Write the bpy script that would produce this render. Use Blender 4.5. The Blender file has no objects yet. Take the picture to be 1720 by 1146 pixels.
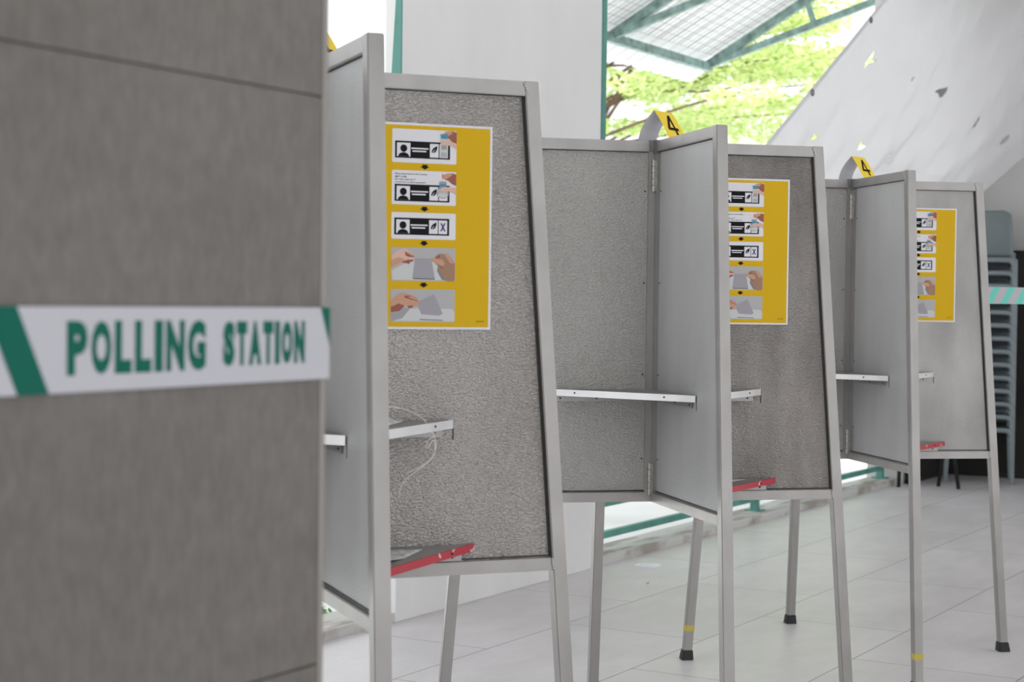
import bpy, bmesh, math, random
from mathutils import Vector, Matrix
random.seed(7)
C = bpy.context.scene.collection
scn = bpy.context.scene

# ---------------------------------------------------------------- camera
PITCH, ROLL, EYE, FPX = -0.0241, 0.0121, 1.2944, 2861.07
cam_d = bpy.data.cameras.new('camera'); cam = bpy.data.objects.new('camera', cam_d); C.objects.link(cam)
cam_d.sensor_fit = 'HORIZONTAL'; cam_d.sensor_width = 36.0
cam_d.lens = FPX / 1720 * 36.0
cam_d.clip_end = 500; cam_d.clip_start = 0.05
cam.matrix_world = (Matrix.Translation((0, 0, EYE)) @ Matrix.Rotation(math.pi/2 + PITCH, 4, 'X') @ Matrix.Rotation(ROLL, 4, 'Z'))
cam_d.dof.use_dof = True; cam_d.dof.focus_distance = 4.6; cam_d.dof.aperture_fstop = 6.3
scn.camera = cam

# ---------------------------------------------------------------- sky and light
w = bpy.data.worlds.new('overcast_sky'); scn.world = w; w.use_nodes = True
nt = w.node_tree; bg = nt.nodes['Background']
tc = nt.nodes.new('ShaderNodeTexCoord'); sp = nt.nodes.new('ShaderNodeSeparateXYZ')
rp = nt.nodes.new('ShaderNodeValToRGB')
nt.links.new(tc.outputs['Generated'], sp.inputs[0]); nt.links.new(sp.outputs['Z'], rp.inputs[0])
rp.color_ramp.elements[0].position = 0.0; rp.color_ramp.elements[0].color = (0.97, 0.98, 1.0, 1)
rp.color_ramp.elements[1].position = 0.7; rp.color_ramp.elements[1].color = (0.90, 0.95, 1.0, 1)
nt.links.new(rp.outputs[0], bg.inputs['Color'])
bg.inputs['Strength'].default_value = 1.55
sun_d = bpy.data.lights.new('hazy_sun', 'SUN'); sun_d.energy = 7.0; sun_d.angle = math.radians(12); sun_d.color = (1, 0.97, 0.92)
sun = bpy.data.objects.new('hazy_sun', sun_d); C.objects.link(sun)
sun.rotation_euler = (math.radians(22), math.radians(16), 0)
scn.view_settings.view_transform = 'Standard'; scn.view_settings.look = 'None'
scn.view_settings.exposure = 0.0; scn.view_settings.gamma = 1.0; scn.view_settings.use_curve_mapping = False
scn.cycles.max_bounces = 10; scn.cycles.diffuse_bounces = 6

# building frame: origin at the kerb beside the wide column; x runs along the open side, y points outdoors
KA = math.radians(59.3)
BM = Matrix.Translation((0.459, 8.313, 0)) @ Matrix.Rotation(KA, 4, 'Z')

# ---------------------------------------------------------------- materials
MATS = {}
def mat(name, col, rough=0.5, metal=0.0, noise=None, bump=None, spec=0.5, trans=0.0):
    """noise=(scale, amount, stretch_z); bump=(scale, strength, distance, stretch xyz)"""
    m = bpy.data.materials.new(name); m.use_nodes = True
    n = m.node_tree; b = n.nodes['Principled BSDF']
    b.inputs['Base Color'].default_value = (*col, 1); b.inputs['Roughness'].default_value = rough
    b.inputs['Metallic'].default_value = metal; b.inputs['Specular IOR Level'].default_value = spec
    if noise or bump:
        tc = n.nodes.new('ShaderNodeTexCoord')
    if noise:
        mp = n.nodes.new('ShaderNodeMapping'); mp.inputs['Scale'].default_value = (1, 1, noise[2])
        n.links.new(tc.outputs['Object'], mp.inputs[0])
        t = n.nodes.new('ShaderNodeTexNoise'); t.inputs['Scale'].default_value = noise[0]; t.inputs['Detail'].default_value = 6
        n.links.new(mp.outputs[0], t.inputs['Vector'])
        r = n.nodes.new('ShaderNodeMapRange'); r.inputs['From Min'].default_value = .25; r.inputs['From Max'].default_value = .75
        r.inputs['To Min'].default_value = 1 - noise[1]; r.inputs['To Max'].default_value = 1 + noise[1]
        n.links.new(t.outputs['Fac'], r.inputs['Value'])
        mx = n.nodes.new('ShaderNodeVectorMath'); mx.operation = 'SCALE'
        mx.inputs[0].default_value = col; n.links.new(r.outputs[0], mx.inputs['Scale'])
        n.links.new(mx.outputs[0], b.inputs['Base Color'])
    if bump:
        mp2 = n.nodes.new('ShaderNodeMapping'); mp2.inputs['Scale'].default_value = bump[3]
        n.links.new(tc.outputs['Object'], mp2.inputs[0])
        t2 = n.nodes.new('ShaderNodeTexNoise'); t2.inputs['Scale'].default_value = bump[0]; t2.inputs['Detail'].default_value = 2
        t2.inputs['Distortion'].default_value = 0.6
        n.links.new(mp2.outputs[0], t2.inputs['Vector'])
        bp = n.nodes.new('ShaderNodeBump'); bp.inputs['Strength'].default_value = bump[1]; bp.inputs['Distance'].default_value = bump[2]
        n.links.new(t2.outputs['Fac'], bp.inputs['Height']); n.links.new(bp.outputs[0], b.inputs['Normal'])
    if trans:
        out = n.nodes['Material Output']; tr = n.nodes.new('ShaderNodeBsdfTranslucent'); tr.inputs[0].default_value = (*col, 1)
        ms = n.nodes.new('ShaderNodeMixShader'); ms.inputs[0].default_value = trans
        n.links.new(b.outputs[0], ms.inputs[1]); n.links.new(tr.outputs[0], ms.inputs[2]); n.links.new(ms.outputs[0], out.inputs[0])
    MATS[name] = m
    return m

mat('aluminium_tube', (.345, .333, .32), .38, .6, noise=(9, .16, .5), bump=(160, .08, .001, (1, 1, .15)))
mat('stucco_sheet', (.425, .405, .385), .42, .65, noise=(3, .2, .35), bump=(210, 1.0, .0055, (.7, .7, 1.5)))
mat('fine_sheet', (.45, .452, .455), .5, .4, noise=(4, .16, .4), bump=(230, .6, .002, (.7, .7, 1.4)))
mat('pale_stucco', (.56, .545, .525), .42, .6, noise=(3, .12, .35), bump=(230, 1.0, .0055, (.7, .7, 1.5)))  # paler stucco tone for the left-hand panel of each booth
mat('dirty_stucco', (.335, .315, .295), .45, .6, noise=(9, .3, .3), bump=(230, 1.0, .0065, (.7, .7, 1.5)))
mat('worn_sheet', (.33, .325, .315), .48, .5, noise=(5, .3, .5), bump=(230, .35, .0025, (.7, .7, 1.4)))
mat('bright_edge', (.70, .70, .71), .4, .4, noise=(14, .1, 1))
mat('weld', (.45, .44, .43), .35, .8, bump=(120, .6, .002, (1, 1, 1)))
mat('clamp_metal', (.2, .2, .2), .45, .6)
mat('hinge_metal', (.36, .35, .32), .4, .85, noise=(60, .25, 1))
mat('screw_dark', (.05, .05, .05), .5, .6)
mat('rubber', (.012, .012, .013), .6)
mat('paper_white', (.72, .72, .76), .7)
mat('paper_grey', (.5, .49, .48), .8, noise=(20, .1, 1))
mat('yellow_print', (.66, .415, .012), .75, spec=.2)
mat('tag_yellow', (.86, .62, .03), .6)
mat('ink_black', (.012, .012, .013), .8, spec=.15)
mat('ink_blue', (.03, .03, .2), .6)
mat('ink_red', (.6, .03, .02), .6)
mat('print_grey', (.42, .42, .43), .6)
mat('print_light', (.56, .57, .57), .6)
mat('print_mid', (.33, .32, .35), .6)
mat('print_shadow', (.2, .2, .21), .6)
mat('print_skin', (.55, .30, .20), .6)
mat('print_skin_light', (.66, .43, .34), .6)
mat('print_skin_dark', (.30, .085, .055), .6)
mat('print_skin_brown', (.34, .19, .12), .6)
mat('print_cyan', (.04, .25, .38), .6)
mat('nylon', (.75, .74, .68), .4)
mat('teal_paint', (.10, .30, .255), .5, noise=(7, .25, .6))
mat('teal_worn', (.19, .29, .265), .6, noise=(14, .5, 1))
mat('tape_white', (.44, .44, .475), .6, spec=.2)
mat('tape_green', (.004, .105, .072), .7, spec=.15)
mat('tape_teal', (.10, .55, .44), .45)
mat('white_plaster', (.80, .80, .80), .85, noise=(2.2, .06, .5))
mat('ceiling_paint', (.75, .75, .74), .9)
mat('wall_grey', (.60, .60, .59), .85, noise=(1.5, .06, 1))
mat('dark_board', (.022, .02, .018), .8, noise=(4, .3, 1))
mat('black_metal', (.02, .02, .022), .4, .3)
mat('chair_plastic', (.19, .225, .24), .38, noise=(8, .08, 1))
mat('concrete_out', (.85, .85, .84), .9, noise=(1.2, .1, 1))
mat('bark', (.10, .065, .04), .9, noise=(10, .3, 1))
mat('trim_light', (.22, .20, .18), .45)
mat('yellow_tape', (.50, .42, .07), .5)
mat('plastic_clear', (.8, .82, .85), .15)
mat('leaf_dead', (.5, .4, .1), .7)
mat('wire', (.22, .22, .22), .5, .5)
mat('cloth_sheet', (.88, .88, .89), .6, noise=(1.5, .03, 1), bump=(9, .35, .02, (1, 1, .35)), trans=.45)
mat('roof_sheet', (.84, .85, .85), .6, noise=(3, .06, 1), trans=.32)
mat('leaf_green', (.46, .60, .22), .6, noise=(3, .3, 1), trans=.5)
mat('leaf_yellow', (.64, .70, .36), .6, noise=(3, .25, 1), trans=.5)
mat('leaf_bush', (.07, .30, .04), .6, noise=(6, .3, 1), trans=.4)

def floor_mat():
    m = bpy.data.materials.new('floor_tile'); m.use_nodes = True; n = m.node_tree; b = n.nodes['Principled BSDF']
    tc = n.nodes.new('ShaderNodeTexCoord'); mp = n.nodes.new('ShaderNodeMapping'); mp.inputs['Location'].default_value = (0.82+12, 9.574, 0)
    n.links.new(tc.outputs['Object'], mp.inputs[0])
    br = n.nodes.new('ShaderNodeTexBrick'); n.links.new(mp.outputs[0], br.inputs['Vector'])
    br.inputs['Scale'].default_value = 1; br.inputs['Brick Width'].default_value = 1.2; br.inputs['Row Height'].default_value = .6
    br.inputs['Mortar Size'].default_value = .0022; br.inputs['Mortar Smooth'].default_value = .2; br.offset = .5
    br.inputs['Color1'].default_value = (.64, .612, .622, 1); br.inputs['Color2'].default_value = (.68, .652, .662, 1); br.inputs['Mortar'].default_value = (.14, .13, .12, 1)
    no = n.nodes.new('ShaderNodeTexNoise'); no.inputs['Scale'].default_value = 2.2; no.inputs['Detail'].default_value = 8; no.inputs['Roughness'].default_value = .65
    mp3 = n.nodes.new('ShaderNodeMapping'); mp3.inputs['Scale'].default_value = (1, 2.2, 1); mp3.inputs['Rotation'].default_value = (0, 0, .5)
    n.links.new(tc.outputs['Object'], mp3.inputs[0]); n.links.new(mp3.outputs[0], no.inputs['Vector'])
    r = n.nodes.new('ShaderNodeMapRange'); r.inputs['From Min'].default_value = .3; r.inputs['From Max'].default_value = .7; r.inputs['To Min'].default_value = .88; r.inputs['To Max'].default_value = 1.08
    n.links.new(no.outputs['Fac'], r.inputs['Value'])
    # sparse small specks of dirt
    sp_ = n.nodes.new('ShaderNodeTexNoise'); sp_.inputs['Scale'].default_value = 26; sp_.inputs['Detail'].default_value = 3
    n.links.new(mp3.outputs[0], sp_.inputs['Vector'])
    r2 = n.nodes.new('ShaderNodeMapRange'); r2.inputs['From Min'].default_value = .70; r2.inputs['From Max'].default_value = .78; r2.inputs['To Min'].default_value = 1; r2.inputs['To Max'].default_value = .72
    n.links.new(sp_.outputs['Fac'], r2.inputs['Value'])
    mu = n.nodes.new('ShaderNodeMath'); mu.operation = 'MULTIPLY'; n.links.new(r.outputs[0], mu.inputs[0]); n.links.new(r2.outputs[0], mu.inputs[1])
    s = n.nodes.new('ShaderNodeVectorMath'); s.operation = 'SCALE'; n.links.new(br.outputs['Color'], s.inputs[0]); n.links.new(mu.outputs[0], s.inputs['Scale'])
    n.links.new(s.outputs[0], b.inputs['Base Color'])
    r3 = n.nodes.new('ShaderNodeMapRange'); r3.inputs['To Min'].default_value = .3; r3.inputs['To Max'].default_value = .5
    n.links.new(no.outputs['Fac'], r3.inputs['Value']); n.links.new(r3.outputs[0], b.inputs['Roughness'])
    MATS['floor_tile'] = m
floor_mat()

def pillar_mat():
    m = bpy.data.materials.new('pillar_tile'); m.use_nodes = True; n = m.node_tree; b = n.nodes['Principled BSDF']
    tc = n.nodes.new('ShaderNodeTexCoord')
    def noise(sc, det, scale):
        mp = n.nodes.new('ShaderNodeMapping'); mp.inputs['Scale'].default_value = scale; n.links.new(tc.outputs['Object'], mp.inputs[0])
        t = n.nodes.new('ShaderNodeTexNoise'); t.inputs['Scale'].default_value = sc; t.inputs['Detail'].default_value = det; n.links.new(mp.outputs[0], t.inputs['Vector']); return t
    a = noise(5, 6, (1, 1, 1)); f = noise(120, 3, (1, 1, .35)); g = noise(45, 4, (1, 1, .7))
    ad = n.nodes.new('ShaderNodeMath'); ad.operation = 'ADD'; n.links.new(f.outputs['Fac'], ad.inputs[0]); n.links.new(g.outputs['Fac'], ad.inputs[1])
    ad2 = n.nodes.new('ShaderNodeMath'); ad2.operation = 'ADD'; n.links.new(ad.outputs[0], ad2.inputs[0]); n.links.new(a.outputs['Fac'], ad2.inputs[1])
    r = n.nodes.new('ShaderNodeValToRGB'); r.color_ramp.elements[0].position = .40; r.color_ramp.elements[0].color = (.098, .088, .079, 1)
    r.color_ramp.elements[1].position = .62; r.color_ramp.elements[1].color = (.142, .129, .117, 1)
    dv = n.nodes.new('ShaderNodeMath'); dv.operation = 'DIVIDE'; dv.inputs[1].default_value = 3; n.links.new(ad2.outputs[0], dv.inputs[0])
    n.links.new(dv.outputs[0], r.inputs[0]); n.links.new(r.outputs[0], b.inputs['Base Color']); b.inputs['Roughness'].default_value = .55
    MATS['pillar_tile'] = m
pillar_mat()

def kerb_mat():
    m = bpy.data.materials.new('kerb_concrete'); m.use_nodes = True; n = m.node_tree; b = n.nodes['Principled BSDF']
    tc = n.nodes.new('ShaderNodeTexCoord'); t = n.nodes.new('ShaderNodeTexNoise'); t.inputs['Scale'].default_value = 5; t.inputs['Detail'].default_value = 8
    mp = n.nodes.new('ShaderNodeMapping'); mp.inputs['Scale'].default_value = (.6, 3, 1); n.links.new(tc.outputs['Object'], mp.inputs[0]); n.links.new(mp.outputs[0], t.inputs['Vector'])
    r = n.nodes.new('ShaderNodeValToRGB'); r.color_ramp.elements[0].position = .47; r.color_ramp.elements[0].color = (.60, .59, .57, 1)
    r.color_ramp.elements[1].position = .60; r.color_ramp.elements[1].color = (.36, .325, .285, 1)
    n.links.new(t.outputs['Fac'], r.inputs[0]); n.links.new(r.outputs[0], b.inputs['Base Color']); b.inputs['Roughness'].default_value = .85
    MATS['kerb_concrete'] = m
kerb_mat()

def chipped_mat():
    m = bpy.data.materials.new('chipped_red'); m.use_nodes = True; n = m.node_tree; b = n.nodes['Principled BSDF']
    tc = n.nodes.new('ShaderNodeTexCoord'); t = n.nodes.new('ShaderNodeTexNoise'); t.inputs['Scale'].default_value = 38; t.inputs['Detail'].default_value = 5
    n.links.new(tc.outputs['Object'], t.inputs['Vector'])
    r = n.nodes.new('ShaderNodeValToRGB'); r.color_ramp.elements[0].position = .60; r.color_ramp.elements[0].color = (.40, .018, .035, 1)
    r.color_ramp.elements[1].position = .64; r.color_ramp.elements[1].color = (.6, .55, .55, 1)
    n.links.new(t.outputs['Fac'], r.inputs[0]); n.links.new(r.outputs[0], b.inputs['Base Color']); b.inputs['Roughness'].default_value = .4
    MATS['chipped_red'] = m
chipped_mat()

# ---------------------------------------------------------------- helpers
def link(o, parent=None):
    C.objects.link(o)
    if parent: o.parent = parent
    return o
def obj(name, bm, mats, parent=None, bevel=0.0, smooth=False, recalc=True):
    if isinstance(bm, bpy.types.Mesh): me = bm
    else:
        if bevel: bmesh.ops.bevel(bm, geom=list(bm.edges), offset=bevel, segments=2, affect='EDGES', profile=.6, clamp_overlap=True)
        if recalc: bmesh.ops.recalc_face_normals(bm, faces=bm.faces)
        if smooth:
            for f in bm.faces: f.smooth = True
        me = bpy.data.meshes.new(name); bm.to_mesh(me); bm.free()
        for m in ([mats] if isinstance(mats, str) else mats): me.materials.append(MATS[m])
    return link(bpy.data.objects.new(name, me), parent)
def tag(o, label=None, cat=None, group=None, kind=None):
    if label: o['label'] = label
    if cat: o['category'] = cat
    if group: o['group'] = group
    if kind: o['kind'] = kind
    return o
def empty(name, mw, label, cat, group=None):
    o = bpy.data.objects.new(name, None); o.empty_display_size = .1; C.objects.link(o); o.matrix_world = mw
    return tag(o, label, cat, group)
def box(bm, a, b, mi=0):
    v = [bm.verts.new((x, y, z)) for z in (a[2], b[2]) for y in (a[1], b[1]) for x in (a[0], b[0])]
    for q in ((0, 1, 3, 2), (4, 6, 7, 5), (0, 4, 5, 1), (2, 3, 7, 6), (0, 2, 6, 4), (1, 5, 7, 3)):
        bm.faces.new([v[i] for i in q]).material_index = mi
    return v
def hexa(bm, bot, top, mi=0):
    """prism between two equal loops"""
    n = len(bot); vb = [bm.verts.new(p) for p in bot]; vt = [bm.verts.new(p) for p in top]
    fs = [bm.faces.new(vb[::-1]), bm.faces.new(vt)]
    for i in range(n): fs.append(bm.faces.new((vb[i], vb[(i+1) % n], vt[(i+1) % n], vt[i])))
    for f in fs: f.material_index = mi
def bar(bm, p, q, wd, ht, up=(0, 0, 1), mi=0):
    p, q = Vector(p), Vector(q); d = (q-p).normalized(); s = d.cross(Vector(up))
    if s.length < 1e-4: s = d.cross(Vector((1, 0, 0)))
    s.normalize(); t = s.cross(d).normalized(); s = s*wd/2; t = t*ht/2
    hexa(bm, [p-s-t, p+s-t, p+s+t, p-s+t], [q-s-t, q+s-t, q+s+t, q-s+t], mi)
def tube(bm, pts, rad, n=8, mi=0, caps=True):
    pts = [Vector(p) for p in pts]; rs = rad if isinstance(rad, (list, tuple)) else [rad]*len(pts); rings = []
    ref = Vector((0, 0, 1))
    for i, p in enumerate(pts):
        d = (pts[min(i+1, len(pts)-1)]-pts[max(i-1, 0)]).normalized()
        if abs(d.dot(ref)) > .97: ref = Vector((1, 0, 0)) if abs(d.x) < .9 else Vector((0, 1, 0))
        a = d.cross(ref).normalized(); b = d.cross(a).normalized(); ref = -b if False else ref
        rings.append([bm.verts.new(p+(a*math.cos(2*math.pi*k/n)+b*math.sin(2*math.pi*k/n))*rs[i]) for k in range(n)])
    for i in range(len(rings)-1):
        for k in range(n):
            bm.faces.new((rings[i][k], rings[i][(k+1) % n], rings[i+1][(k+1) % n], rings[i+1][k])).material_index = mi
    if caps:
        bm.faces.new(rings[0][::-1]).material_index = mi; bm.faces.new(rings[-1]).material_index = mi
def NB(): return bmesh.new()
def bobj(name, bm, mats, **k):      # object placed in the building frame
    o = obj(name, bm, mats, None, **k); o.matrix_world = BM; return o
def text_polys(s, size, bold=0.0, sx=1.0, align='LEFT'):
    """flat mesh of the lettering: (verts, faces)"""
    cu = bpy.data.curves.new('lettering', 'FONT'); cu.body = s; cu.size = size; cu.offset = bold; cu.align_x = align; cu.resolution_u = 3
    t = bpy.data.objects.new('lettering', cu); C.objects.link(t)
    bpy.context.view_layer.update()
    me = bpy.data.meshes.new_from_object(t.evaluated_get(bpy.context.evaluated_depsgraph_get()))
    vs = [(v.co.x*sx, v.co.y) for v in me.vertices]; fs = [tuple(p.vertices) for p in me.polygons]
    bpy.data.objects.remove(t); bpy.data.curves.remove(cu); bpy.data.meshes.remove(me)
    return vs, fs
def fit_text(s, x0, x1, y0, y1, bold=0.0):
    vs, fs = text_polys(s, 1.0, bold)
    if not vs: return [], []
    ax, bx = min(v[0] for v in vs), max(v[0] for v in vs); ay, by = min(v[1] for v in vs), max(v[1] for v in vs)
    return [(x0+(v[0]-ax)/(bx-ax)*(x1-x0), y0+(v[1]-ay)/max(by-ay, 1e-6)*(y1-y0)) for v in vs], fs

# ================================================================ THE SETTING
SE = 5.75      # end wall
def struct(name, bm, m, **k): return tag(bobj(name, bm, m, **k), kind='structure')
b = NB(); box(b, (-13, -8.2, -.12), (SE, 0, 0)); struct('floor', b, 'floor_tile')
b = NB(); box(b, (-13, -8.2, 3.95), (SE+.2, .25, 4.15)); struct('ceiling', b, 'ceiling_paint')
b = NB(); box(b, (SE, -8.2, 0), (SE+.2, .25, 3.95)); struct('wall_end', b, 'wall_grey')
b = NB(); box(b, (4.62, -.02, 0), (SE, .25, 3.95)); struct('wall_corner', b, 'wall_grey')
b = NB(); box(b, (-13, 0.001, -.12), (4.62, .22, .04)); struct('trim_kerb', b, 'kerb_concrete', bevel=.006)
b = NB(); box(b, (-13, -.02, 3.62), (4.62, .25, 3.95)); struct('trim_lintel', b, 'white_plaster')
b = NB(); box(b, (-60, .22, -.3), (60, 60, -.12)); struct('ground', b, 'concrete_out')
# wide white column in the open side
b = NB(); box(b, (-1.79, -.004, 0), (-.09, .075, 3.62))
col = tag(bobj('column', b, 'white_plaster', bevel=.004), 'wide white plastered column between the booths and the garden', 'column')
b = NB(); hexa(b, [(-1.796, -.006, 1.4), (-1.788, -.006, 1.4), (-1.788, .085, 1.4), (-1.796, .085, 1.4)], [(-1.796, -.006, 2.75), (-1.788, -.006, 2.75), (-1.788, .006, 2.75), (-1.796, .006, 2.75)])
o = tag(obj('edge_trim', b, 'teal_paint', col), 'teal painted edge strip'); 
b = NB(); box(b, (-.092, -.012, .02), (-.055, .05, 3.6)); obj('edge_trim', b, 'teal_paint', col)

# ================================================================ PILLAR with tape in the foreground
S0, O0 = -5.928, -2.754
pw = empty('pillar', BM @ Matrix.Translation((S0, O0, 0)), 'dark grey-brown tiled pillar in the left foreground, wrapped with barricade tape', 'pillar')
zs = [0, .304, .905, 1.506, 2.107, 2.708, 3.309, 3.95]
b = NB(); g = .0012
box(b, (-.975, .006, 0), (-.006, .85, 3.95), 1)
for i in range(len(zs)-1):
    for x0, x1 in ((-.975, -.008),):
        box(b, (x0, 0, zs[i]+g), (x1, .012, zs[i+1]-g))
        box(b, (-.012, .008, zs[i]+g), (0, .85, zs[i+1]-g))
obj('tiled_face', b, ['pillar_tile', 'print_shadow'], pw)
b = NB(); box(b, (-.0085, -.001, 0), (.001, .0085, 3.95)); obj('corner_trim', b, 'trim_light', pw)
tp = empty('barricade_tape', BM @ Matrix.Translation((S0, O0, 0)), 'white POLLING STATION tape with green lettering stretched across the tiled pillar', 'tape')
b = NB()
zt, zb_ = 1.284, 1.2085
box(b, (-.97, -.0042, zb_), (.0035, -.0036, zt)); box(b, (.0029, -.0036, zb_), (.0035, .5, zt))
obj('band', b, 'tape_white', tp)
b = NB()
def stripe(sx, wd):
    x0 = sx; sl = .037
    p = [(x0, zt), (x0+wd, zt), (x0+wd+sl, zb_), (x0+sl, zb_)]
    return p
def flat(bm, poly, y, mi=0):
    f = bm.faces.new([bm.verts.new((x, y, z)) for x, z in poly]); f.material_index = mi; return f
for sx, wd in ((-.470, .036), (-.57, .036), (-.86, .036)):
    b2 = NB(); flat(b2, stripe(sx, wd), -.0046); obj('stripe', b2, 'tape_green', tp, recalc=False)
flat(b, [(-.0125, zt), (.0036, zt), (.0036, zb_+.035)], -.0046)
f = [(.0040, -.003, zt), (.0040, .02, zt), (.0040, .02, zb_), (.0040, .017, zb_), (.0040, -.003, zb_+.035)]
b.faces.new([b.verts.new(p) for p in f])
pr = obj('stripe', b, 'tape_green', tp, recalc=False)
LET = {'P': 1, 'O': 1, 'L': .86, 'I': .45, 'N': 1.02, 'G': 1.02, 'S': 1, 'T': .9, 'A': 1.1}
for wrd, x0, x1, z0, z1, z2, z3 in (('POLLING', -.3765, -.1945, 1.2235, 1.2715, 1.2255, 1.2700), ('STATION', -.1690, -.0395, 1.2262, 1.2700, 1.2275, 1.2695)):
    tot = sum(LET[c] for c in wrd)+.17*(len(wrd)-1); x = x0
    for n_, c in enumerate(wrd):
        wd = LET[c]/tot*(x1-x0); b = NB()
        if c == 'I': vs, fs = [(x, z0), (x+wd, z0), (x+wd, z1), (x, z1)], [(0, 1, 2, 3)]
        else: vs, fs = fit_text(c, x, x+wd, z0, z1, .075 if wrd == 'STATION' else .06)
        vv = [b.verts.new((p, -.0046, q)) for p, q in vs]
        for q in fs:
            try: b.faces.new([vv[i] for i in q])
            except ValueError: pass
        obj('letter', b, 'tape_green', tp, recalc=False); x += wd+.17/tot*(x1-x0)

# ================================================================ POLLING BOOTHS
H, RT, RF, ZB = 1.75, .4956, .6302, .7249
TB = .031
def rad(z): return RF+(RT-RF)*z/H            # outer face of the leg
_cache = {}
def cached(key, fn):
    if key not in _cache: _cache[key] = fn()
    return _cache[key]
def mk(name, bm, mats, bevel=0, smooth=False):
    if bevel: bmesh.ops.bevel(bm, geom=list(bm.edges), offset=bevel, segments=2, affect='EDGES', clamp_overlap=True)
    bmesh.ops.recalc_face_normals(bm, faces=bm.faces)
    if smooth:
        for f in bm.faces: f.smooth = True
    me = bpy.data.meshes.new(name); bm.to_mesh(me); bm.free()
    for m in mats: me.materials.append(MATS[m])
    return me
def leg_mesh():
    b = NB(); z0 = .03; hw = TB/2
    def lp(z): r = rad(z); return [(r-TB, -hw, z), (r, -hw, z), (r, hw, z), (r-TB, hw, z)]
    hexa(b, lp(z0), lp(H)); return mk('leg', b, ['aluminium_tube'], .0018)
def foot_mesh():
    b = NB()
    def lp(z, e): r = rad(z); return [(r-TB-e, -TB/2-e, z), (r+e, -TB/2-e, z), (r+e, TB/2+e, z), (r-TB-e, TB/2+e, z)]
    hexa(b, lp(0, .006), lp(.036, .002)); return mk('rubber_foot', b, ['rubber'], .002)
def rail_mesh(z0, z1):
    b = NB(); h = TB/2-.0015
    hexa(b, [(.004, -h, z0), (rad(z0)-TB+.001, -h, z0), (rad(z0)-TB+.001, h, z0), (.004, h, z0)],
         [(.004, -h, z1), (rad(z1)-TB+.001, -h, z1), (rad(z1)-TB+.001, h, z1), (.004, h, z1)]); return mk('rail', b, ['aluminium_tube'], .0015)
def stile_mesh():
    b = NB(); box(b, (.006, -.0135, ZB+.02), (.030, .0135, H-.02)); return mk('inner_stile', b, ['aluminium_tube'], .0015)
def panel_mesh(m):
    b = NB(); z0, z1 = ZB+.02, H-.02
    hexa(b, [(.02, -.003, z0), (rad(z0)-TB+.004, -.003, z0), (rad(z0)-TB+.004, .003, z0), (.02, .003, z0)],
         [(.02, -.003, z1), (rad(z1)-TB+.004, -.003, z1), (rad(z1)-TB+.004, .003, z1), (.02, .003, z1)])
    # raised flange strip with rivets beside the inner stile, dark gasket beside the leg
    for s in (-1, 1):
        for z in (ZB+.12, ZB+.36, ZB+.62, ZB+.88):
            box(b, (.036, min(s*.003, s*.0046), z), (.040, max(s*.003, s*.0046), z+.004), 1)
        y0, y1 = sorted((s*.003, s*.0045))
        r0, r1 = rad(z0+.01)-TB, rad(z1-.01)-TB
        hexa(b, [(r0-.005, y0, z0+.01), (r0, y0, z0+.01), (r0, y1, z0+.01), (r0-.005, y1, z0+.01)], [(r1-.005, y0, z1-.01), (r1, y0, z1-.01), (r1, y1, z1-.01), (r1-.005, y1, z1-.01)], 1)
        box(b, (.03, y0, z1-.013), (r1, y1, z1-.009), 1); box(b, (.03, y0, z0+.009), (r0, y1, z0+.0125), 1)
    return mk('panel', b, [m, 'screw_dark'])
def weld_mesh(top, sd):
    b = NB(); z = H-.006 if top else ZB+.024
    for k in range(5):
        m = Matrix.Translation((rad(z)-TB-.001+k*.0025*(1 if top else .3), sd*(TB/2-.0015), z-k*.005)) @ Matrix.Scale(.6, 4, (0, 1, 0))
        bmesh.ops.create_icosphere(b, subdivisions=1, radius=.0042, matrix=m)
    return mk('weld_bead', b, ['weld'], smooth=True)
def hinge_mesh():
    b = NB(); tube(b, [(0, 0, 0), (0, 0, .09)], .0045, 10)
    box(b, (-.016, -.001, .002), (0, .001, .088))
    for z in (.018, .036, .054, .072): box(b, (-.0055, -.0055, z), (.0055, .0055, z+.001), 1)
    for z in (.02, .045, .07): box(b, (-.014, -.003, z), (-.010, .0, z+.004), 1)
    return mk('hinge', b, ['hinge_metal', 'screw_dark'])
def cap_mesh():
    b = NB(); e = .0185
    box(b, (-e-.012, -e, H-.030), (e+.012, e, H+.0015)); box(b, (-e, -e-.012, H-.038), (e, e+.012, H+.0014)); return mk('corner_clamp', b, ['clamp_metal'], .001)

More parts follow.
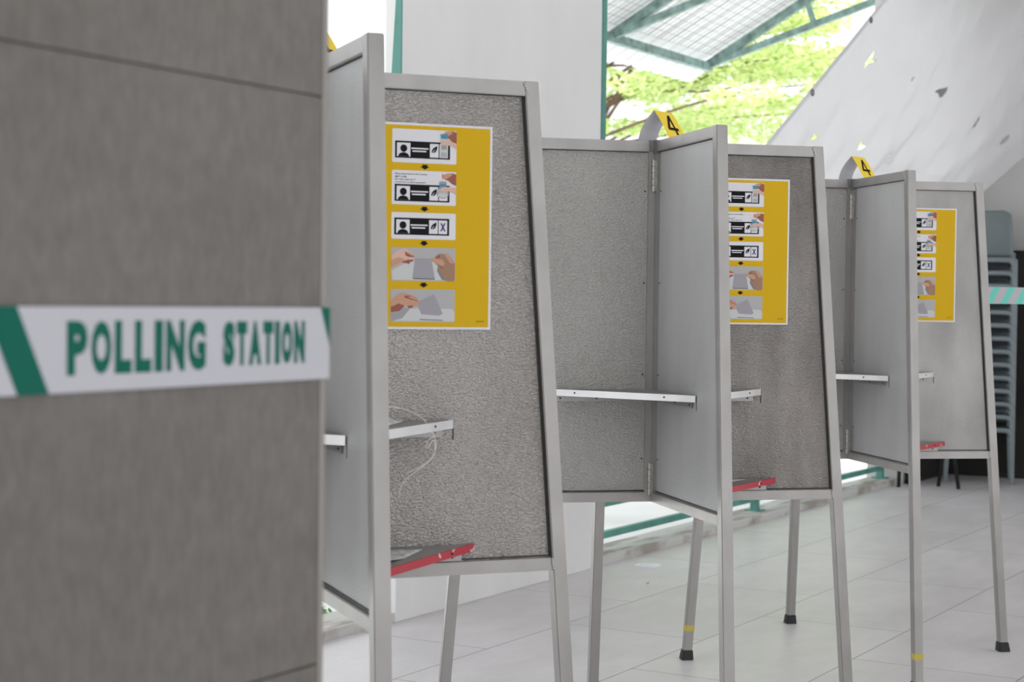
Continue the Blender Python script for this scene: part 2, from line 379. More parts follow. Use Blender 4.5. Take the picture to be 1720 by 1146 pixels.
def rivet_mesh():
    b = NB(); bmesh.ops.create_icosphere(b, subdivisions=2, radius=.0026); return mk('rivet', b, ['screw_dark'])
def pol(r, a, z): return Vector((r*math.cos(a), r*math.sin(a), z))
def make_shelf(root, a1, a2, r1, r2, z, low=False):
    """a triangular shelf in the corner between panels at angles a1 and a2"""
    d1, d2 = pol(1, a1, 0), pol(1, a2, 0)
    n1 = Vector((-d1.y, d1.x, 0)); n1 = n1 if n1.dot(d2) > 0 else -n1
    n2 = Vector((-d2.y, d2.x, 0)); n2 = n2 if n2.dot(d1) > 0 else -n2
    zv = Vector((0, 0, 1))
    A = d1*r1+n1*.0045; B = d2*r2+n2*.0045; O1 = d1*.036+n1*.016; O2 = d2*.036+n2*.016; O1b = d1*.036+n1*.0045; O2b = d2*.036+n2*.0045
    b = NB()
    hexa(b, [p+zv*(z-.002) for p in (O1b, A, B, O2b, O2, O1)], [p+zv*z for p in (O1b, A, B, O2b, O2, O1)])
    sh = obj('shelf', b, 'aluminium_tube', root)
    e = (B-A).normalized(); out = Vector((e.y, -e.x, 0)); out = out if out.dot(A) > 0 else -out
    b = NB(); hh = .017
    loop = [A, B, B+out*.0025, A+out*.0025]
    if low: loop = [A-e*.006, B+e*0, B+out*.004, A-e*.006+out*.004]
    hexa(b, [p+zv*(z-hh+(.002 if low else 0)) for p in loop], [p+zv*(z+.001) for p in loop])
    fe = obj('front_edge', b, 'chipped_red' if low else 'bright_edge', sh)
    if low: tag(fe, 'chipped red painted front edge')
    for fr in (.2, .8):
        c = A+(B-A)*fr+out*(.0043 if low else .0028)
        o = link(bpy.data.objects.new('rivet', cached('rivet', rivet_mesh)), sh); o.location = c+zv*(z-.007)
    for d, nn, rr in ((d1, n1, r1), (d2, n2, r2)):
        b = NB(); p = d*.05+nn*.0045; q = d*(rr-.022)+nn*.0045
        hexa(b, [v+zv*(z-.034) for v in (p, q, q+nn*.0016, p+nn*.0016)], [v+zv*(z-.002) for v in (p, q, q+nn*.0016, p+nn*.0016)])
        obj('bracket', b, 'aluminium_tube', sh)
        for fr in (.1, .5, .93):
            c = p+(q-p)*fr+nn*.0022+zv*(z-.026)
            o = link(bpy.data.objects.new('screw', cached('rivet', rivet_mesh)), sh); o.location = c
    # cut notch in the panel below the end of the shelf edge
    for d, nn, rr in (() if low else ((d1, n1, r1), (d2, n2, r2))):
        b = NB(); p = d*(rr+.001)+nn*.003; q = d*(rr+.004)+nn*.003
        hexa(b, [v+zv*(z-.040) for v in (p, q, q+nn*.0006, p+nn*.0006)], [v+zv*(z-.001) for v in (p, q, q+nn*.0006, p+nn*.0006)])
        obj('notch', b, 'screw_dark', sh)
    return sh

BOOTHS = [
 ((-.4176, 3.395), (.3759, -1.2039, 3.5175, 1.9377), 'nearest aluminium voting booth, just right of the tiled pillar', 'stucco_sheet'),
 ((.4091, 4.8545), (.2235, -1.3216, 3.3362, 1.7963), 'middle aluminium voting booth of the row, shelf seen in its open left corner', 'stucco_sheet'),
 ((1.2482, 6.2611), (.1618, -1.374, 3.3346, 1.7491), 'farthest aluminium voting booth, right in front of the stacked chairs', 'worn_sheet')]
roots = []
for (c, ang, lab, pm) in BOOTHS:
    r = empty('voting_booth', Matrix.Translation((c[0], c[1], 0)), lab, 'voting booth', 'cross-shaped aluminium voting booths'); roots.append(r)
    for k, a in enumerate(ang):
        def add(nm, me, par=r):
            o = link(bpy.data.objects.new(nm, me), par)
            if par is r: o.rotation_euler = (0, 0, a)
            return o
        sm = 'fine_sheet' if k == 1 else ('pale_stucco' if k == 2 else ('dirty_stucco' if (k == 0 and len(roots) == 2) else pm))
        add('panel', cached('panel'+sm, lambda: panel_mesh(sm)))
        add('top_rail', cached('tr', lambda: rail_mesh(H-TB, H-.0005)))
        add('bottom_rail', cached('br', lambda: rail_mesh(ZB, ZB+.027)))
        add('inner_stile', cached('st', stile_mesh))
        l = add('leg', cached('leg', leg_mesh)); add('rubber_foot', cached('foot', foot_mesh), l)
        if k < 2:
            for top in (0, 1):
                for sd in (-1, 1): add('weld_bead', cached(('weld', top, sd), lambda: weld_mesh(top, sd)), l)
        tz = {(2, 2): .105, (2, 1): .11}.get((len(roots)-1, k))
        if tz:
            b = NB(); 
            def lp(z, e=.0006): q = rad(z); return [(q-TB-e, -TB/2-e, z), (q+e, -TB/2-e, z), (q+e, TB/2+e, z), (q-TB-e, TB/2+e, z)]
            hexa(b, lp(tz), lp(tz+.02)); tag(obj('tape_band', b, 'yellow_tape', l), 'yellow tape scrap')
    o = link(bpy.data.objects.new('corner_clamp', cached('cap', cap_mesh)), r); o.rotation_euler = (0, 0, (ang[0]+ang[1])/2+math.pi/4)
    for (i, j) in ((2, 1), (3, 0)):
        bis = (pol(1, ang[i], 0)+pol(1, ang[j], 0)).normalized()
        for z in (1.605, .745):
            h_ = link(bpy.data.objects.new('hinge', cached('hinge', hinge_mesh)), r); h_.location = bis*.0245+Vector((0, 0, z)); h_.rotation_euler = (0, 0, ang[j]+math.pi+.35)
    aE, aD, aC, aF = ang
    make_shelf(r, aE, aD, .317, .345, 1.045)
    make_shelf(r, aC, aD, .317, .345, 1.045)
    make_shelf(r, aC, aF, .317, .345, 1.045)
    make_shelf(r, aE, aF, .317, .345, 1.045)
    make_shelf(r, aE, aD, .362, .362, .787, low=True)

# ---------------------------------------------------------------- posters
PM = ['paper_white', 'yellow_print', 'ink_black', 'paper_white', 'ink_blue', 'ink_red', 'print_grey', 'print_light', 'print_mid', 'print_shadow', 'print_skin', 'print_skin_light', 'print_skin_dark', 'print_cyan', 'print_skin_brown']
PI_ = {n: i for i, n in enumerate(PM)}; PI_['paper_white'] = 0
def poster_mesh():
    b = NB(); W_, Hh = 297., 420.
    def P(poly, m, lay):
        f = b.faces.new([b.verts.new((x/1000, -.0006-lay*.00012, (Hh-y)/1000)) for x, y in poly]); f.material_index = PI_[m]
        f.normal_update()
        if f.normal.y > 0: f.normal_flip()
    def R(x0, y0, x1, y1, m, lay, rr=0):
        if not rr: return P([(x0, y0), (x1, y0), (x1, y1), (x0, y1)], m, lay)
        pts = []
        for cx, cy, a0 in ((x1-rr, y0+rr, -90), (x1-rr, y1-rr, 0), (x0+rr, y1-rr, 90), (x0+rr, y0+rr, 180)):
            for k in range(5): a = math.radians(a0+k*22.5); pts.append((cx+rr*math.cos(a), cy+rr*math.sin(a)))
        P(pts, m, lay)
    def EL(cx, cy, rx, ry, m, lay, a0=0, a1=360, n=20):
        P([(cx+rx*math.cos(math.radians(a0+(a1-a0)*k/n)), cy+ry*math.sin(math.radians(a0+(a1-a0)*k/n))) for k in range(n+(a1-a0 < 360))], m, lay)
    def T(s, x0, x1, y0, y1, m, lay, bold=0):
        vs, fs = fit_text(s, x0, x1, -y1, -y0, bold); vv = [b.verts.new((x/1000, -.0006-lay*.00012, (Hh+y)/1000)) for x, y in vs]
        for q in fs:
            try: b.faces.new([vv[i] for i in q]).material_index = PI_[m]
            except ValueError: pass
    box(b, (0, -.0005, 0), (W_/1000, 0, Hh/1000), 0)
    R(5, 5, 292, 415, 'yellow_print', 1)
    cx0, cw = 80, 138
    def ballot(x, y, cross=False):
        R(x, y, x+118, y+34.5, 'ink_black', 3)
        R(x+4, y+3.6, x+32.6, y+31.5, 'paper_white', 4)
        EL(x+18.4, y+15, 7.4, 7.6, 'ink_black', 5); EL(x+18.4, y+31.4, 11.5, 8.2, 'ink_black', 5, 180, 360)
        R(x+34.4, y+13, x+71.4, y+15.8, 'paper_white', 4); R(x+37, y+18.6, x+66.5, y+21.4, 'paper_white', 4)
        R(x+74.4, y+3.6, x+93.2, y+31.5, 'paper_white', 4); R(x+95, y+3.6, x+113.6, y+31.5, 'paper_white', 4)
        lx, ly = x+78, y+8
        P([(lx, ly+13), (lx+.8, ly+9), (lx+3.5, ly+4.6), (lx+7.5, ly+2), (lx+12, ly-.6), (lx+12.3, ly+4), (lx+11, ly+9), (lx+7.6, ly+13), (lx+4, ly+14.2), (lx+1.8, ly+14.6)], 'ink_black', 5)
        P([(lx+.2, ly+16.5), (lx+4.2, ly+9.8), (lx+8.4, ly+6.2), (lx+4.6, ly+11.4), (lx+2, ly+15.6)], 'paper_white', 6)
        if cross:
            P([(x+98.4, y+9), (x+101.8, y+9), (x+110.2, y+25.6), (x+106.8, y+25.6)], 'ink_blue', 5); P([(x+106.8, y+9), (x+110.2, y+9), (x+101.8, y+25.6), (x+98.4, y+25.6)], 'ink_blue', 6)
    def arrow(y):
        c = cx0+70; P([(c-5.5, y), (c+5.5, y), (c+5.5, y+4), (c+10.5, y+4), (c, y+10), (c-10.5, y+4), (c-5.5, y+4)], 'ink_black', 2)
    # card 1 and 2: pressing the stamp
    for ct, ch, by in ((12.7, 68.3, 24.5), (96.7, 69.3, 28.2), (182, 54, 11)):
        R(cx0, ct, cx0+cw, ct+ch, 'paper_white', 2, 3)
        ballot(cx0+6, ct+by, ct > 150)
    def hand(ct, dy, pressed):
        o = lambda pts: [(cx0+x, ct+y) for x, y in pts]
        s = 0 if not pressed else 2
        P(o([(112, 4+s), (117, 1.5+s), (124, .8+s), (132, 1+s), (138, 3+s), (138, 26+s), (128, 22+s), (121, 16+s), (114, 14+s), (110, 10+s)]), 'print_skin_dark', 7)
        P(o([(112, 4+s), (117, 1.5+s), (124, .8+s), (130, 4+s), (124, 8+s), (118, 12+s), (112, 13+s), (108, 10+s)]), 'print_skin', 8)
        y = 8 if not pressed else 20
        bx0, bx1 = (103, 119) if not pressed else (101, 117)
        if not pressed:
            R(cx0+bx0+.6, ct+y, cx0+bx1, ct+y+9, 'print_cyan', 9, 1); R(cx0+bx0-.2, ct+y-1, cx0+bx1+.6, ct+y+3, 'print_mid', 8, 1)
            R(cx0+bx0, ct+y+9, cx0+bx1, ct+y+46.5, 'print_light', 9, 1); R(cx0+bx0+2, ct+y+22, cx0+bx1-2.4, ct+y+31, 'print_mid', 10, 1); R(cx0+bx0+1.4, ct+y+37, cx0+bx1-2, ct+y+46, 'print_grey', 10, 1)
            P(o([(104, 23), (108, 20), (114, 19), (124, 20), (132, 24), (138, 28), (138, 37), (132, 33), (126, 30.5), (116, 30), (108, 29), (104, 27)]), 'print_skin_light', 11)
        else:
            R(cx0+bx0+.6, ct+y, cx0+bx1, ct+y+17, 'print_mid', 9, 2); R(cx0+bx0+1.4, ct+y+5, cx0+bx1-1, ct+y+14, 'print_cyan', 10, 1)
            EL(cx0+109, ct+45, 13, 10, 'print_mid', 9); EL(cx0+109, ct+40, 11.5, 7, 'print_grey', 10); EL(cx0+109, ct+48, 11, 5, 'print_light', 10)
            P(o([(104, 34), (108, 31.5), (114, 31), (126, 31), (138, 32), (138, 47), (132, 42), (124, 40), (114, 41), (107, 40), (104, 37)]), 'print_skin_light', 11)
            R(cx0+107.6, ct+5, cx0+110, ct+14.5, 'ink_red', 5)
    hand(12.7, 0, False); hand(96.7, 0, True)
    ty = 96.7+5.4
    for s_, x1, k in (('Please press down on the X-stamp', 75, 0), ('\u8bf7\u6309\u4e0b X \u5370\u7ae0', 31, 1), ('Sila tekan pada cap X', 50, 2), ('\u0ba4\u0baf\u0bb5\u0bc1\u0b9a\u0bc6\u0baf\u0bcd\u0ba4\u0bc1 X \u0bae\u0bc1\u0ba4\u0bcd\u0ba4\u0bbf\u0bb0\u0bc8 \u0b85\u0bb4\u0bc1\u0ba4\u0bcd\u0ba4\u0bb5\u0bc1\u0bae\u0bcd', 72, 3)):
        T(s_, cx0+6.4, cx0+x1, ty+k*5.6, ty+k*5.6+4.2, 'ink_black', 4, .01)
    # card 4: two hands folding the paper
    ct = 253; R(cx0, ct, cx0+cw, ct+68, 'print_grey', 2, 3)
    q = lambda pts: [(cx0+(x-125)*.2123, ct+(y-275)*.1943) for x, y in pts]
    P(q([(130, 520), (250, 450), (420, 400), (560, 400), (700, 500), (770, 560), (768, 615), (140, 618)]), 'print_light', 3)
    P(q([(600, 450), (640, 520), (700, 620), (640, 610), (590, 520)]), 'print_shadow', 4)
    P(q([(365, 388), (530, 388), (570, 605), (338, 605)]), 'print_mid', 5); P(q([(355, 598), (565, 601), (566, 608), (352, 606)]), 'ink_black', 6)
    P(q([(126, 370), (180, 312), (240, 287), (300, 302), (345, 345), (362, 385), (345, 405), (300, 412), (240, 430), (200, 462), (126, 495)]), 'print_skin_light', 6)
    P(q([(262, 320), (300, 330), (345, 355), (360, 378), (300, 375), (268, 360)]), 'print_skin_dark', 7)
    P(q([(270, 328), (300, 326), (346, 362), (338, 368)]), 'print_skin', 8)
    P(q([(230, 425), (290, 405), (350, 402), (335, 428), (318, 425), (308, 448), (288, 446), (275, 440), (245, 438)]), 'print_skin_dark', 7)
    P(q([(126, 410), (200, 380), (262, 400), (200, 455), (126, 490)]), 'print_skin', 7)
    P(q([(514, 396), (540, 386), (562, 390), (575, 360), (610, 335), (660, 338), (690, 330), (720, 360), (772, 440), (772, 612), (755, 625), (690, 625), (650, 580), (620, 520), (600, 465), (560, 428), (522, 414)]), 'print_skin_brown', 6)
    P(q([(514, 396), (560, 388), (640, 395), (670, 440), (640, 470), (590, 440), (522, 414)]), 'print_skin', 7)
    P(q([(575, 372), (605, 352), (618, 356), (612, 378), (585, 384)]), 'print_skin_dark', 8); P(q([(595, 445), (640, 470), (650, 500), (618, 470)]), 'print_skin_dark', 8)
    P(q([(660, 338), (690, 332), (720, 362), (760, 440), (720, 430)]), 'print_skin', 7)
    # card 5: dropping the paper in the box
    ct = 338; R(cx0, ct, cx0+cw, ct+67, 'print_grey', 2, 3)
    q = lambda pts: [(cx0+(x-122)*.2123, ct+(y-708)*.1931) for x, y in pts]
    P(q([(240, 1015), (318, 912), (740, 912), (770, 948), (770, 1045), (150, 1045)]), 'print_light', 3)
    P(q([(126, 960), (240, 905), (318, 912), (240, 1015), (126, 1050)]), 'print_mid', 3)
    P(q([(400, 835), (560, 757), (650, 965), (610, 985), (432, 972), (398, 895)]), 'print_mid', 5)
    P(q([(415, 1022), (652, 1030), (652, 1040), (417, 1034)]), 'print_shadow', 4)
    P(q([(124, 830), (190, 762), (250, 742), (330, 768), (390, 802), (408, 850), (380, 888), (330, 885), (262, 880), (210, 940), (124, 952)]), 'print_skin', 6)
    P(q([(258, 775), (320, 778), (390, 812), (398, 838), (330, 820), (262, 800)]), 'print_skin_dark', 7)
    P(q([(124, 900), (200, 860), (262, 884), (210, 940), (124, 952)]), 'print_skin_dark', 7); P(q([(292, 884), (350, 880), (340, 905), (300, 908)]), 'print_skin_dark', 7)
    P(q([(290, 790), (330, 785), (390, 815), (400, 830), (372, 824)]), 'print_skin', 8)
    for y in (84, 169.5, 239.5, 324.5): arrow(y)
    T('ELD 5/20', 266, 282, 401.5, 404.5, 'ink_black', 3, .01)
    me = bpy.data.meshes.new('poster'); b.to_mesh(me); b.free()
    for m in PM: me.materials.append(MATS[m])
    return me
pme = poster_mesh()
for r, (c, ang, lab, pm), lb in zip(roots, BOOTHS, ('yellow instruction poster on the nearest booth, largest of the three', 'yellow instruction poster on the middle booth, partly behind its divider', 'yellow instruction poster on the farthest booth, smallest of the three')):
    p = link(bpy.data.objects.new('instruction_poster', pme)); a = ang[0]
    n = Vector((math.sin(a), -math.cos(a), 0))
    p.matrix_world = Matrix.Translation(Vector((c[0], c[1], 0))+pol(.101, a, 1.232)+n*.0048) @ Matrix.Rotation(a, 4, 'Z')
    tag(p, lb, 'poster', 'yellow voting instruction posters')

# ---------------------------------------------------------------- number tags
def tag_mesh():
    b = NB(); L = .095; hs = .052; hh = .082; n = 10
    def prof(t):   # t 0..1 from left foot over the ridge to the right foot
        if t < .5:
            k = t*2; return -hs*(1-k)-.010*math.sin(k*math.pi), hh*k
        k = (t-.5)*2; return hs*k+.003*math.sin(k*math.pi), hh*(1-k)
    th = .0006
    rows = []
    for i in range(2*n+1):
        x, z = prof(i/(2*n)); rows.append((x, z))
    for i in range(2*n):
        (x0, z0), (x1, z1) = rows[i], rows[i+1]
        o = [b.verts.new(q) for q in ((x0, -L/2, z0+th), (x1, -L/2, z1+th), (x1, L/2, z1+th), (x0, L/2, z0+th))]
        u_ = [b.verts.new(q) for q in ((x0, -L/2, z0), (x0, L/2, z0), (x1, L/2, z1), (x1, -L/2, z1))]
        b.faces.new(o).material_index = 0 if i >= n else 0
        b.faces.new(u_).material_index = 1
    # the 4 on the right-hand slope, following its curve
    def slope(x, y):
        k = 1-y/.0971; px, pz = hs*k+.003*math.sin(k*math.pi), hh*(1-k)
        return (px+.0012, x, pz+.0014)
    for q in (((.006, .083), (.017, .083), (-.014, .040), (-.026, .040)), ((-.026, .040), (-.026, .031), (.026, .031), (.026, .040)), ((.006, .083), (.006, .014), (.016, .014), (.016, .083))):
        b.faces.new([b.verts.new(slope(*p)) for p in q]).material_index = 2
    bmesh.ops.remove_doubles(b, verts=b.verts, dist=1e-6)
    me = bpy.data.meshes.new('number_tag'); b.to_mesh(me); b.free()
    for m in ('tag_yellow', 'paper_white', 'ink_black'): me.materials.append(MATS[m])
    return me
tme = tag_mesh()
for (c, ang, lab, pm), lb, dr in zip(BOOTHS, ('yellow folded number card peeking over the nearest booth beside the pillar', 'yellow folded card numbered 4 on top of the middle booth', 'yellow folded card numbered 4 on top of the farthest booth'), (0, 0, 0)):
    t = link(bpy.data.objects.new('number_card', tme)); a = ang[0]-math.radians(50)
    t.matrix_world = Matrix.Translation((c[0]+.012, c[1], H+.002)) @ Matrix.Rotation(a, 4, 'Z')
    tag(t, lb, 'number card', 'yellow cards numbered 4 on the booths')

# ---------------------------------------------------------------- papers on shelves and the nylon string
def paper(bi, z, pts, mname, label, lines, curl=.012):
    c, ang = BOOTHS[bi][0], BOOTHS[bi][1]; e1, e2 = pol(1, ang[0], 0), pol(1, ang[1], 0)
    b = NB(); n = 8; A, B_, C_, D_ = [e1*p[0]+e2*p[1] for p in pts]
    g_ = []
    for i in range(n+1):
        row = []
        for j in range(n+1):
            s, t = i/n, j/n; p = (A*(1-s)+B_*s)*(1-t)+(D_*(1-s)+C_*s)*t
            row.append(b.verts.new(p+Vector((0, 0, .0012+curl*(math.sin(s*3.1)*.5+.5*math.sin(t*5+s*2)**2)*(s*(1-s)*4)))))
        g_.append(row)
    for i in range(n):
        for j in range(n): b.faces.new((g_[i][j], g_[i+1][j], g_[i+1][j+1], g_[i][j+1])).material_index = 0
    o = obj('notice_paper', b, mname, None, smooth=True); o.matrix_world = Matrix.Translation((c[0], c[1], z)); tag(o, label, 'paper', 'papers on the booth shelves')
    m = o.modifiers.new('thickness', 'SOLIDIFY'); m.thickness = .0004; m.offset = 1
    return o
def print_paper():
    m = bpy.data.materials.new('printed_paper'); m.use_nodes = True; n = m.node_tree; bs = n.nodes['Principled BSDF']
    tc = n.nodes.new('ShaderNodeTexCoord'); wv = n.nodes.new('ShaderNodeTexWave'); wv.inputs['Scale'].default_value = 22; wv.inputs['Distortion'].default_value = 1.5; wv.bands_direction = 'Y'
    no = n.nodes.new('ShaderNodeTexNoise'); no.inputs['Scale'].default_value = 70
    n.links.new(tc.outputs['Object'], wv.inputs[0]); n.links.new(tc.outputs['Object'], no.inputs[0])
    mu = n.nodes.new('ShaderNodeMath'); mu.operation = 'MULTIPLY'; n.links.new(wv.outputs['Fac'], mu.inputs[0]); n.links.new(no.outputs['Fac'], mu.inputs[1])
    r = n.nodes.new('ShaderNodeValToRGB'); r.color_ramp.elements[0].position = .42; r.color_ramp.elements[0].color = (.6, .6, .6, 1); r.color_ramp.elements[1].position = .5; r.color_ramp.elements[1].color = (.12, .12, .12, 1)
    n.links.new(mu.outputs[0], r.inputs[0]); n.links.new(r.outputs[0], bs.inputs['Base Color']); bs.inputs['Roughness'].default_value = .7
    MATS['printed_paper'] = m
print_paper()
paper(0, .787, [(.05, .10), (.24, .055), (.17, .155), (.05, .26)], 'printed_paper', 'printed paper lying on the red-edged low shelf of the nearest booth', True, .006)
paper(0, 1.045, [(.05, .05), (.20, .04), (.13, .15), (.05, .22)], 'printed_paper', 'crumpled paper on the upper shelf of the nearest booth', True, .022)
paper(1, .787, [(.05, .05), (.26, .045), (.17, .13), (.05, .22)], 'paper_grey', 'grey paper on the red-edged low shelf of the middle booth', False, .006)
paper(2, .787, [(.05, .05), (.25, .045), (.17, .13), (.05, .22)], 'paper_white', 'white paper on the red-edged low shelf of the farthest booth', False, .006)

c, ang = BOOTHS[0][0], BOOTHS[0][1]; e1, e2 = pol(1, ang[0], 0), pol(1, ang[1], 0)
def cat(pts, n=10):
    out = []; P_ = [pts[0]]+pts+[pts[-1]]
    for i in range(1, len(P_)-2):
        for k in range(n):
            t = k/n; a, b_, c_, d = P_[i-1], P_[i], P_[i+1], P_[i+2]
            out.append(.5*((2*b_)+(-a+c_)*t+(2*a-5*b_+4*c_-d)*t*t+(-a+3*b_-3*c_+d)*t**3))
    out.append(P_[-2]); return out
def sp3(l): return [e1*x+e2*y+Vector((0, 0, z)) for x, y, z in l]
b = NB()
tube(b, cat(sp3([(.07, .06, 1.048), (.12, .06, 1.075), (.185, .05, 1.075), (.225, .07, 1.058), (.245, .085, 1.03), (.255, .085, 1.0), (.245, .08, .975), (.225, .075, .958), (.20, .07, .945)])), .0010, 6)
tube(b, cat(sp3([(.245, .08, 1.035), (.25, .088, 1.022), (.235, .085, 1.008), (.236, .085, .995), (.25, .085, 1.012), (.252, .085, .985), (.235, .085, .965), (.19, .08, .93), (.18, .078, .90)])), .0009, 6)
o = obj('nylon_string', b, 'nylon', None, smooth=True); o.matrix_world = Matrix.Translation((c[0], c[1], 0)); tag(o, 'thin nylon string looped over the upper shelf edge of the nearest booth', 'string')

# ================================================================ RAILING
rl = empty('railing', BM @ Matrix.Translation((0, .12, .04)), 'teal metal railing standing on the kerb along the open side', 'railing')
for s0, s1 in ((-.05, 4.55),):
    b = NB()
    for z, t in ((.075, .035), (.235, .035), (.98, .045)):
        box(b, (s0, -.015, z-t/2+.0), (s1, .015, z+t/2))
    obj('rail', b, 'teal_paint', rl, bevel=.002)
for s in (2.2, 4.53, .02):
    b = NB(); w_ = .045 if s < 4 else .05
    box(b, (s-w_/2, -.022, 0), (s+w_/2, .022, 1.0)); box(b, (s-w_, -.05, 0), (s+w_, .05, .008)); obj('post', b, 'teal_paint', rl, bevel=.002)
for s0, s1 in ((.02, 2.2), (2.2, 4.53)):
    n_ = 18
    for k in range(1, n_):
        b = NB(); x = s0+(s1-s0)*k/n_; box(b, (x-.008, -.008, .25), (x+.008, .008, .96)); obj('baluster', b, 'teal_paint', rl)

# ================================================================ WHITE SHEET hung across the far opening
def sheet():
    L0, L1 = Vector((.9, -.15, 1.783)), Vector((4.35, -.15, 3.725))
    R0 = Vector((4.55, .02, 1.62)); Rm = Vector((4.9, -.478, 2.102)); Rn = Vector((5.3, -.669, 2.39)); R1 = Vector((5.6, -1.15, 3.3))
    return L0, L1, R0, Rm, Rn, R1
HOLES = []
def sheet_obj(holes):
    L0, L1, R0, Rm, Rn, R1 = sheet()
    b = NB(); NA, NBb = 300, 240
    Rs = [R0, Rm, Rn, R1]
    def Rp(t):
        # piecewise: t 0..1
        ks = [0, .34, .52, 1]
        for i in range(3):
            if t <= ks[i+1]: f = (t-ks[i])/(ks[i+1]-ks[i]); return Rs[i]*(1-f)+Rs[i+1]*f
        return R1
    def S(a, t):
        p = (L0*(1-t)+L1*t)*(1-a)+Rp(t)*a
        # folds run from the upper right down to the lower left
        e = math.sin(a*math.pi)**.6
        wv = .03*math.sin(a*17+t*5)*e+.015*math.sin(a*41-t*9+1)*e+.008*math.sin(a*77+t*31)*e
        sag = -.10*math.sin(t*math.pi)*a*(1-a)*4
        return p+Vector((.35*wv, -wv+sag*.3, sag*.4))
    g_ = [[b.verts.new(S(i/NA, j/NBb)) for j in range(NBb+1)] for i in range(NA+1)]
    def inside(x, y, poly):
        r_ = False; n = len(poly); j = n-1
        for i in range(n):
            if (poly[i][1] > y) != (poly[j][1] > y) and x < (poly[j][0]-poly[i][0])*(y-poly[i][1])/(poly[j][1]-poly[i][1])+poly[i][0]: r_ = not r_
            j = i
        return r_
    for i in range(NA):
        for j in range(NBb):
            if any(inside((i+.5)/NA, (j+.5)/NBb, h) for h in holes): continue
            b.faces.new((g_[i][j], g_[i+1][j], g_[i+1][j+1], g_[i][j+1]))
    for v in [v for v in b.verts if not v.link_faces]: b.verts.remove(v)
    r = empty('hanging_sheet', BM, 'torn white plastic sheet hung diagonally across the opening at upper right', 'sheet')
    me = mk('sheet_cloth', b, ['cloth_sheet'], smooth=True)
    o = link(bpy.data.objects.new('cloth', me), r)
    m = o.modifiers.new('thickness', 'SOLIDIFY'); m.thickness = .0012
    # hem and grommets along the free edge
    b = NB()
    for k in range(60):
        t0, t1 = k/60, (k+1)/60
        p, q = S(0, t0), S(0, t1); p2, q2 = S(.011, t0), S(.011, t1); d = Vector((0, -.004, 0))
        b.faces.new([b.verts.new(v+d) for v in (p, q, q2, p2)])
    h_ = obj('hem', b, 'cloth_sheet', r)
    m = h_.modifiers.new('thickness', 'SOLIDIFY'); m.thickness = .002
    for t in (.12, .40, .70, .95):
        c0 = S(.008, t)+Vector((0, -.01, 0)); b = NB()
        ring = [c0+Vector((math.cos(x)*.018, 0, math.sin(x)*.018)) for x in [k*math.pi/8 for k in range(17)]]
        tube(b, ring, .005, 6); obj('grommet', b, 'wire', r, smooth=True)
    # cords that hold the corners
    b = NB(); tube(b, [L1, L1+Vector((.25, .1, .24))], .004, 6); tube(b, [R1, R1+Vector((.16, 0, .4))], .004, 6); tube(b, [L0, Vector((-.10, -.02, 1.95))], .004, 6); tube(b, [R0, (4.63, .0, 1.66)], .004, 6)
    obj('cord', b, 'nylon', r)
    return r
HOLES = [
 [(0.115, 0.54), (0.105, 0.565), (0.105, 0.59), (0.105, 0.615), (0.11, 0.61), (0.115, 0.585), (0.13, 0.595), (0.125, 0.58), (0.115, 0.57), (0.115, 0.55)],
 [(0.415, 0.59), (0.42, 0.605), (0.46, 0.63), (0.47, 0.61), (0.46, 0.59), (0.44, 0.58), (0.43, 0.59)],
 [(0.275, 0.555), (0.27, 0.585), (0.275, 0.605), (0.275, 0.6), (0.275, 0.57)],
 [(0.645, 0.53), (0.645, 0.555), (0.645, 0.58), (0.655, 0.57), (0.66, 0.545)],
 [(0.85, 0.525), (0.845, 0.55), (0.86, 0.575), (0.87, 0.56), (0.86, 0.54)],
 [(0.135, 0.275), (0.13, 0.285), (0.125, 0.305), (0.135, 0.29), (0.14, 0.3), (0.155, 0.31), (0.145, 0.285)],
 [(0.305, 0.305), (0.295, 0.32), (0.285, 0.34), (0.295, 0.33), (0.32, 0.33), (0.315, 0.315)],
 [(0.455, 0.305), (0.46, 0.315), (0.49, 0.335), (0.495, 0.32), (0.475, 0.31)],
 [(0.43, 0.325), (0.425, 0.34), (0.43, 0.355), (0.44, 0.34)],
]
sheet_obj(HOLES)

# ================================================================ CANOPY outside
cn = empty('canopy', BM @ Matrix.Translation((0, 2.3, 0)), 'lean-to canopy with white corrugated roof on teal steel trusses outside', 'canopy')
SL = .548
def roofz(o_): return 3.36+(2.3-o_)*SL
trs = (-4.667, -2.845, -1.023, .799, 2.621, 4.443, 6.265)
for s in trs:
    b = NB(); Y = lambda o_: o_-2.3
    bar(b, (s, Y(2.33), roofz(2.33)), (s, Y(.3), roofz(.3)), .05, .07)
    obj('rafter', b, 'teal_worn', cn)
    b = NB(); bar(b, (s, Y(2.3), 3.355), (s, Y(.26), 3.355+2.04*.295), .045, .055); obj('bottom_chord', b, 'teal_worn', cn)
    for o1, o2 in ((1.334, 1.407), (.80, .93)):
        b = NB(); bar(b, (s, Y(o1), 3.36+(2.3-o1)*.29), (s, Y(o2), roofz(o2)), .04, .04)
        obj('strut', b, 'teal_worn', cn)
b = NB()
bar(b, (-6.5, 0, 3.34), (6.29, 0, 3.34), .06, .07)
obj('purlin', b, 'teal_worn', cn)
b = NB(); bar(b, (-6.5, 1.0-2.3, roofz(1.0)+.05), (6.55, 1.0-2.3, roofz(1.0)+.05), .05, .05); obj('purlin', b, 'teal_worn', cn)
b = NB(); bar(b, (-6.5, .28-2.3, 3.355+2.04*.295-.02), (6.5, .28-2.3, 3.355+2.04*.295-.02), .06, .08); obj('wall_plate', b, 'teal_worn', cn)
